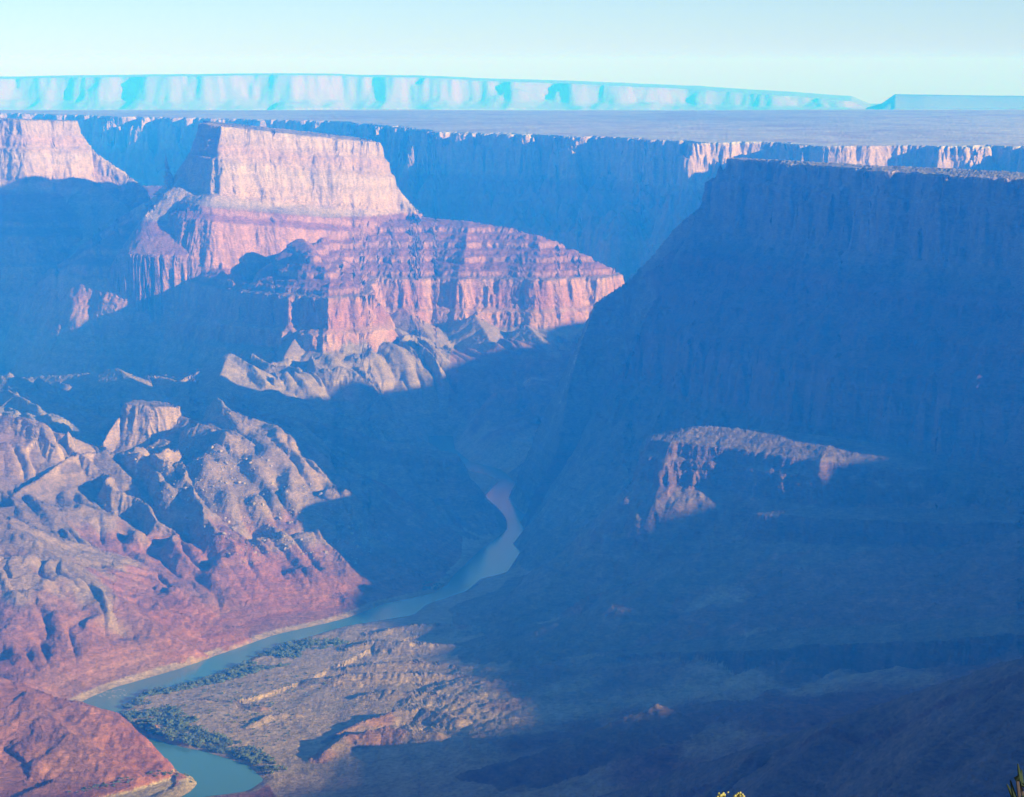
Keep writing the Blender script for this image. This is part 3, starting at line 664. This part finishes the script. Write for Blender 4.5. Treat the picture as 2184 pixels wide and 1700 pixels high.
tag(poly_mesh('river', RIVER, 0.0, WATER), 'muddy river winding through the canyon, grey in sun and blue in shade', kind='structure')
# ------------------------------------------------------------------ things on the ground
def in_poly_px(poly_px, n, seed):
    """random picture points inside an outline (picture units)"""
    r = np.random.default_rng(seed); P = np.array(poly_px, float); out = []
    lo, hi = P.min(0), P.max(0)
    while len(out) < n:
        q = r.uniform(lo, hi, (4*n, 2))
        k = inside(P, q[:, 0], q[:, 1])
        out += list(q[k])
    return np.array(out[:n])
def ground_hits(pp, D0, D1, steps=500):
    """where the lines of sight through picture points first meet the ground"""
    Ds = np.linspace(D0, D1, steps)
    a = (pp[:, 0]-CX)/FPX; b = (CY-pp[:, 1])/FPX
    dy = cP + b*sP; dz = -sP + b*cP
    X = (a/dy)[:, None]*Ds[None]; Y = np.broadcast_to(Ds[None], X.shape)
    z = field(np.ascontiguousarray(X), np.ascontiguousarray(Y))
    L = EYE + (dz/dy)[:, None]*Ds[None]
    h = z[0] > L
    k = h.argmax(1); ok = h.any(1)
    i = np.arange(len(pp))
    return np.stack([X[i, k], Ds[k], z[0][i, k]], -1)[ok], z[3][i, k][ok]
def tri_mesh(name, V, F, material):
    me = bpy.data.meshes.new(name); me.from_pydata([tuple(v) for v in V], [], [tuple(f) for f in F])
    me.materials.append(material); me.update()
    return me
def ico():
    t = (1+5**0.5)/2
    V = np.array([(-1, t, 0), (1, t, 0), (-1, -t, 0), (1, -t, 0), (0, -1, t), (0, 1, t), (0, -1, -t), (0, 1, -t), (t, 0, -1), (t, 0, 1), (-t, 0, -1), (-t, 0, 1)], float)
    V /= np.linalg.norm(V[0])
    F = [(0, 11, 5), (0, 5, 1), (0, 1, 7), (0, 7, 10), (0, 10, 11), (1, 5, 9), (5, 11, 4), (11, 10, 2), (10, 7, 6), (7, 1, 8), (3, 9, 4), (3, 4, 2), (3, 2, 6), (3, 6, 8), (3, 8, 9), (4, 9, 5), (2, 4, 11), (6, 2, 10), (8, 6, 7), (9, 8, 1)]
    return V, F
def subdiv(V, F):
    V = list(map(tuple, V)); cache = {}; G = []
    def mid(a, b):
        k = (min(a, b), max(a, b))
        if k not in cache:
            m = (np.array(V[a])+np.array(V[b]))/2; m /= np.linalg.norm(m); V.append(tuple(m)); cache[k] = len(V)-1
        return cache[k]
    for a, b, c in F:
        x, y, z = mid(a, b), mid(b, c), mid(c, a)
        G += [(a, x, z), (b, y, x), (c, z, y), (x, y, z)]
    return np.array(V), G
IV, IF = ico(); SV, SF = subdiv(IV, IF)
def boulder_shape(r):
    """angular block: a ball cut by random planes"""
    V = SV.copy()
    for _ in range(9):
        nrm = r.normal(size=3); nrm /= np.linalg.norm(nrm); h = r.uniform(0.5, 0.8)
        d = V@nrm; V = V - np.maximum(d-h, 0)[:, None]*nrm
    V *= r.uniform(0.75, 1.25, 3)*np.array((1, 1, 0.85))
    return V, SF
BLOCK = plain('boulder_rock', (0.36, 0.29, 0.215), 0.9, 0.4, 0.3)
rb = np.random.default_rng(21)
boulder_meshes = [tri_mesh('boulder', *boulder_shape(rb), BLOCK) for _ in range(8)]
def put(name, me, loc, s, rz, label, cat, group):
    o = bpy.data.objects.new(name, me); col.objects.link(o)
    o.location = loc; o.scale = (s, s, s) if np.isscalar(s) else s; o.rotation_euler = (rb.uniform(-.3, .3) if cat == 'boulder' else 0, rb.uniform(-.3, .3) if cat == 'boulder' else 0, rz)
    return tag(o, label, cat, None, group)
SCREE_PX = [(262, 985), (330, 950), (400, 925), (520, 955), (640, 1015), (760, 1080), (840, 1140), (760, 1205), (600, 1190), (520, 1210), (420, 1130), (330, 1050)]
pts, _ = ground_hits(in_poly_px(SCREE_PX, 1500, 31), 6300, 7800)
rs = rb.permutation(len(pts)); pts = pts[rs]
def pix(p):
    f = p[1]*cP - (p[2]-EYE)*sP
    return CX + FPX*p[0]/f, CY - FPX*(p[1]*sP + (p[2]-EYE)*cP)/f
for p in pts[:190]:
    bx_, by_ = pix(p)
    where = ('high on the grey scree slope close below the small tan cliff' if by_ < 1035 and bx_ < 480 else 'near the shaded crest of the grey scree slope' if by_ < 1075 else 'on the lower right edge of the scree where red beds begin' if bx_ > 600 else 'on the middle of the grey scree slope above the red gullies')
    s = 2.6 + 5.2*rb.random()**2.6
    put('boulder', boulder_meshes[rb.integers(8)], (p[0], p[1], p[2]+0.15*s), s, rb.uniform(0, 6.28), ('large ' if s > 5.2 else 'small ') + 'pale angular boulder ' + where, 'boulder', 'boulders on the scree slope')
def merged(name, meshes, places, material, label):
    Vs, Fs, off = [], [], 0
    geo = [(np.array([v.co[:] for v in m.vertices]), [tuple(p.vertices) for p in m.polygons]) for m in meshes]
    for k, (p, s, a) in enumerate(places):
        V, F = geo[k % len(geo)]
        c, q = math.cos(a), math.sin(a)
        R = np.stack([V[:, 0]*c-V[:, 1]*q, V[:, 0]*q+V[:, 1]*c, V[:, 2]], -1)*s + p
        Vs.append(R); Fs += [tuple(i+off for i in f) for f in F]; off += len(V)
    o = bpy.data.objects.new(name, tri_mesh(name, np.vstack(Vs), Fs, material)); col.objects.link(o)
    return tag(o, label, kind='stuff')
small = [tri_mesh('scree_block', IV*rb.uniform(0.7, 1.2, 3) + rb.normal(0, .12, IV.shape), IF, BLOCK) for _ in range(5)]
merged('scree', small, [((p[0], p[1], p[2]+0.2), 0.9+1.5*rb.random()**2, rb.uniform(0, 6.28)) for p in pts[190:]], BLOCK, 'small loose blocks strewn over the scree slope')

# ---- thickets by the river
def shrub_shape(r, n=64):
    V, F = [], []
    lobes = [(r.normal(0, .42, 3)*np.array((1, 1, .55)) + np.array((0, 0, .55)), r.uniform(.38, .6)) for _ in range(6)]
    for i in range(n):
        c, R = lobes[i % len(lobes)]
        d = r.normal(size=3); d /= np.linalg.norm(d); d[2] = abs(d[2])*0.8+0.1*d[2]
        p = c + d*R*r.uniform(.75, 1.05)
        p[2] = max(p[2], 0.05)
        u = np.cross(d, r.normal(size=3)); u /= np.linalg.norm(u)+1e-9; v = np.cross(d, u)
        s = r.uniform(.16, .3); k = len(V)
        V += [p+u*s, p-u*s*.6+v*s, p-u*s*.5-v*s, p+d*s*.7]
        F += [(k, k+1, k+3), (k+1, k+2, k+3), (k+2, k, k+3)]
    for c, R in lobes[:4]:
        k = len(V); W_ = IV*R*.8 + c; W_[:, 2] = np.maximum(W_[:, 2], 0); V += list(W_); F += [tuple(j+k for j in f) for f in IF]
    return np.array(V), F
LEAF = plain('riverside_leaves', (0.11, 0.15, 0.06), 0.8, 0.05, 0.45)
rv = np.random.default_rng(5)
shrub_meshes = [tri_mesh('shrub', *shrub_shape(rv), LEAF) for _ in range(6)]
BELT = [(592, 1376), (640, 1366), (720, 1366), (742, 1374), (650, 1392), (612, 1420), (560, 1432), (500, 1450), (430, 1466), (330, 1484), (300, 1492), (286, 1500), (304, 1480), (395, 1461), (470, 1437), (540, 1408)]
BEND = [(270, 1502), (310, 1492), (380, 1512), (430, 1545), (480, 1570), (560, 1604), (612, 1642), (566, 1654), (532, 1626), (437, 1598), (384, 1588), (318, 1567), (280, 1545), (262, 1525)]
OPEN = [(330, 1492), (560, 1442), (650, 1425), (720, 1450), (640, 1500), (620, 1590), (560, 1592), (470, 1555), (420, 1520)]
belt, _d = ground_hits(in_poly_px(BELT, 620, 41), 4700, 6800); belt = belt[_d > 3]
bend, _d = ground_hits(in_poly_px(BEND, 760, 42), 4600, 6200); bend = bend[_d > 3]
opn, _d = ground_hits(in_poly_px(OPEN, 260, 43), 4600, 6500); opn = opn[_d > 6]
bank, _d = ground_hits(in_poly_px([(895, 1262), (905, 1240), (945, 1246), (935, 1258)], 50, 44), 6300, 7200); bank = bank[_d > 1]
bar, _d = ground_hits(in_poly_px([(120, 1694), (230, 1668), (330, 1644), (385, 1646), (412, 1658), (418, 1672), (400, 1666), (370, 1654), (300, 1664), (200, 1688)], 70, 45), 4500, 5200); bar = bar[_d > 1]
def patchy(P, lo):
    return P[fbm(P[:, 0].astype(np.float32), P[:, 1].astype(np.float32), 70, 2, 3) > lo]
belt = patchy(belt, -0.7); bend = patchy(bend, -0.42)
rest = []
def plant(P, nbig, smin, smax, label, group):
    for i, p in enumerate(P):
        s = (smin + (smax-smin)*rv.random()**1.5)
        a = rv.uniform(0, 6.28)
        bx_, by_ = pix(p)
        lab = label(bx_, by_) if callable(label) else label
        lab = ('large ' if s > 0.62*smax else 'small ') + lab
        if i < nbig: put('shrub', shrub_meshes[rv.integers(6)], (p[0], p[1], p[2]-.3), (s*1.1, s*1.1, s*.8), a, lab, 'shrub', group)
        else: rest.append(((p[0], p[1], p[2]-.3), s*.85, a))
plant(belt, 115, 2.5, 9.0, lambda u, v: 'green shrub in the bank thicket, ' + ('upstream end near the shade' if u > 590 else 'middle stretch along the straight river' if u > 440 else 'downstream end near the rapids'), 'shrubs of the riverbank thicket')
plant(bend, 130, 2.0, 8.5, lambda u, v: 'green shrub on the river bend point, ' + ('at its tip facing the red hill' if u < 345 else 'in the middle beside the water' if u < 470 else 'at its dark end by the shadow edge'), 'shrubs on the river bend')
plant(opn, 30, 1.6, 4.0, 'scattered shrub on the open tan river flat', 'scattered shrubs on the flat')
plant(bank, 10, 2.0, 4.5, 'green shrub on the left bank where the river leaves the shade', 'shrubs on the left bank')
plant(bar, 15, 2.0, 4.0, 'green shrub edging the pale sandbar at lower left', 'shrubs around the sandbar')
merged('thicket', shrub_meshes, rest, LEAF, 'dense green riverside thicket filling the gaps between the larger shrubs')
# dark scrub dotted over the dry slopes
dots = []
for q, n, a, b in [([(0, 1180), (200, 1260), (480, 1400), (200, 1480), (0, 1420)], 420, 5300, 6500), ([(0, 1450), (200, 1520), (340, 1630), (150, 1690), (0, 1700)], 260, 4600, 5300), ([(400, 1200), (800, 1180), (940, 1240), (700, 1320), (560, 1360)], 300, 5900, 7300), ([(560, 1450), (800, 1440), (900, 1540), (700, 1600), (560, 1560)], 420, 4700, 6200), ([(100, 1000), (260, 980), (420, 1200), (250, 1230)], 160, 6000, 7600)]:
    h_, d_ = ground_hits(in_poly_px(q, n, 50+n), a, b, 400)
    dots += [((p[0], p[1], p[2]-.2), rv.uniform(.7, 1.5), rv.uniform(0, 6.28)) for p in h_[d_ > 5]]
SCRUB = plain('dry_scrub_leaves', (0.085, 0.08, 0.045), 0.9)
tiny = [tri_mesh('scrub', *shrub_shape(rv, 14), SCRUB) for _ in range(4)]
merged('desert_scrub', tiny, dots, SCRUB, 'dark low desert scrub dotted over the dry slopes')

# ---- white water at the head of the bend
FOAM = plain('foam', (0.5, 0.5, 0.46), 0.6)
V, F = [], []
fp = in_poly_px([(200, 1482), (250, 1468), (285, 1470), (275, 1482), (230, 1494)], 60, 61)
for p in fp:
    x, y, _ = W(p[0], p[1], z=0.0); Lx, Ly = rv.uniform(1.0, 3.5), rv.uniform(.3, .8); k = len(V); h = rv.uniform(.15, .45)
    V += [(x-Lx, y-Ly*.3, .0), (x, y-Ly, .0), (x+Lx, y+Ly*.3, .0), (x, y+Ly, .0), (x, y, h)]
    F += [(k, k+1, k+4), (k+1, k+2, k+4), (k+2, k+3, k+4), (k+3, k, k+4)]
o = bpy.data.objects.new('rapids', tri_mesh('rapids', V, F, FOAM)); col.objects.link(o)
tag(o, 'white water riffle where the river enters the bend', kind='stuff')

# ---- rock pinnacle beside the great butte
def pinnacle(name, base, top, r0, label):
    bx, by, bz = base; H = top-bz; n, m = 14, 26; V = []; C_ = []
    r = np.random.default_rng(int(abs(bx)) % 1000)
    for j in range(m):
        t = j/(m-1)
        rad = r0*(1.9*(1-t)**3 + (1-t)*0.55 + 0.32*(1-t**6))*(1+0.22*math.sin(17*t)+0.1*r.normal())
        for i in range(n):
            a = 2*math.pi*i/n; w_ = rad*(1+0.22*r.normal())
            V.append((bx + w_*math.cos(a)*1.15 + 6*math.sin(5*t), by + w_*math.sin(a), bz - 15 + (H+15)*t + r.normal()*1.0))
            C_.append(np.array(CREAM)*0.68*(1+0.12*r.normal()))
    Q = [(j*n+i, j*n+(i+1) % n, (j+1)*n+(i+1) % n, (j+1)*n+i) for j in range(m-1) for i in range(n)]
    o = build_mesh(name, np.array(V), np.array(Q), np.clip(np.array(C_), .05, .8), smooth=False)
    return tag(o, label, kind='structure')
b0 = W(352, 400, D=11240); pinnacle('rock_pinnacle', (W(358, 400, D=11240)[0], 11240, b0[2]-20), W(358, 331, D=11240)[2], 15, 'thin pale rock pinnacle standing beside the great butte')

# ---- the viewpoint: ledge under the viewer, flowering bush and juniper at its edge
lx, ly = np.meshgrid(np.linspace(-6, 6, 30), np.linspace(-7, 4.6, 30))
lz = 1448.25 + 0.10*fbm((lx*50).astype(np.float32), (ly*50).astype(np.float32), 90, 3, 2) - 0.02*np.maximum(ly, 0)
lz = np.where((np.abs(lx) > 5.7) | (ly > 4.3) | (ly < -6.8), 1436.0, lz)
ly = np.where(ly > 4.3, 4.45 + 0.25*np.sin(lx*2.1), ly)
o = build_mesh('rim_ledge', np.stack([lx, ly, lz], -1).reshape(-1, 3), grid_quads(30, 30), np.full((900, 3), 0.3)*np.array((1.1, .95, .75)), smooth=False)
tag(o, 'pale limestone ledge at the viewpoint', kind='structure')
def tube(V, F, p, q, r1, r2, n=5):
    p, q = np.array(p, float), np.array(q, float); d = q-p; d /= np.linalg.norm(d)+1e-9
    u = np.cross(d, (0.3, 0.9, 0.2)); u /= np.linalg.norm(u); v = np.cross(d, u); k = len(V)
    for c, r in ((p, r1), (q, r2)):
        for i in range(n):
            a = 2*math.pi*i/n; V.append(c + r*(u*math.cos(a)+v*math.sin(a)))
    F += [(k+i, k+(i+1) % n, k+n+(i+1) % n, k+n+i) for i in range(n)]
def child(name, V, F, material, parent, loc):
    o = bpy.data.objects.new(name, tri_mesh(name, np.array(V)-np.array(loc), F, material)); col.objects.link(o); o.parent = parent
    return o
STEM = plain('bush_stem', (0.16, 0.15, 0.07)); YEL = plain('yellow_flower', (0.45, 0.38, 0.11), 0.7, 60, 0.3); JUN = plain('juniper_leaf', (0.018, 0.03, 0.012), 0.8, 30, 0.4); BARK = plain('juniper_bark', (0.08, 0.06, 0.05))
root = bpy.data.objects.new('flowering_bush', None); col.objects.link(root); root.location = (0.36, 4.0, 1448.2)
tag(root, 'yellow flower heads of a bush just entering at the bottom edge', 'bush')
V, F, heads = [], [], []
r = np.random.default_rng(3)
targets = [W(1538, 1697, D=4.0), W(1573, 1697, D=4.0)] + [W(1450+25*i, 1722+14*r.random(), D=4.0+0.2*r.normal()) for i in range(9)]
for T in targets:
    base = np.array((0.36+0.05*r.normal(), 4.0+0.05*r.normal(), 1448.2)); T = np.array(T)
    m = base*.45+T*.55+r.normal(0, .02, 3)
    tube(V, F, base, m, .004, .003); tube(V, F, m, T, .003, .0018); heads.append(T)
child('stems', V, F, STEM, root, root.location)
for T in heads:
    V, F = [], []
    for _ in range(16):
        c = T + r.normal(0, 1, 3)*np.array((.0045, .0045, .0028)); k = len(V); V += list(IV*.0024*r.uniform(.7, 1.2)+c); F += [tuple(j+k for j in f) for f in IF]
    child('flower_head', V, F, YEL, root, root.location)
root = bpy.data.objects.new('juniper', None); col.objects.link(root); root.location = (0.85, 3.0, 1448.2)
tag(root, 'dark juniper sprigs poking in at the bottom right corner', 'juniper')
V, F, LV, LF = [], [], [], []
for tip in [W(2168, 1658, D=3.0), W(2176, 1676, D=3.05), W(2200, 1640, D=3.0), W(2230, 1620, D=3.1), W(2220, 1680, D=2.9), W(2260, 1660, D=3.0), W(2300, 1640, D=3.1)]:
    tip = np.array(tip); base = np.array((0.85, 3.0, 1448.2)); m = base*.4+tip*.6+r.normal(0, .02, 3)
    tube(V, F, base, m, .012, .006); tube(V, F, m, tip, .006, .002)
    for j in range(26):
        c = m + (tip-m)*(0.25+0.75*j/25) + r.normal(0, .006, 3); d = (tip-m)/np.linalg.norm(tip-m)*.8 + r.normal(0, .5, 3); d /= np.linalg.norm(d)
        tube(LV, LF, c, c+d*.022, .0032, .0008, 4)
child('branches', V, F, BARK, root, root.location); child('foliage', LV, LF, JUN, root, root.location)

# ------------------------------------------------------------------ haze
if USE_HAZE:
    me = bpy.data.meshes.new('haze')
    x0, x1, y0, y1, z0, z1 = -40000, 40000, -2600, 72000, -12, 1560
    me.from_pydata([(x0, y0, z0), (x1, y0, z0), (x1, y1, z0), (x0, y1, z0), (x0, y0, z1), (x1, y0, z1), (x1, y1, z1), (x0, y1, z1)], [],
                   [(0, 3, 2, 1), (4, 5, 6, 7), (0, 1, 5, 4), (1, 2, 6, 5), (2, 3, 7, 6), (3, 0, 4, 7)])
    hz = bpy.data.objects.new('haze', me); col.objects.link(hz)
    m = bpy.data.materials.new('haze'); m.use_nodes = True; n = m.node_tree.nodes; n.clear()
    pv = n.new('ShaderNodeVolumePrincipled'); out = n.new('ShaderNodeOutputMaterial')
    pv.inputs['Color'].default_value = (*HAZE_COLOR, 1)
    pv.inputs['Density'].default_value = HAZE_DENSITY
    pv.inputs['Anisotropy'].default_value = HAZE_G
    pv.inputs['Absorption Color'].default_value = (1, 1, 1, 1)
    m.node_tree.links.new(pv.outputs[0], out.inputs['Volume'])
    me.materials.append(m)
    tag(hz, 'blue morning haze filling the canyon', kind='stuff')
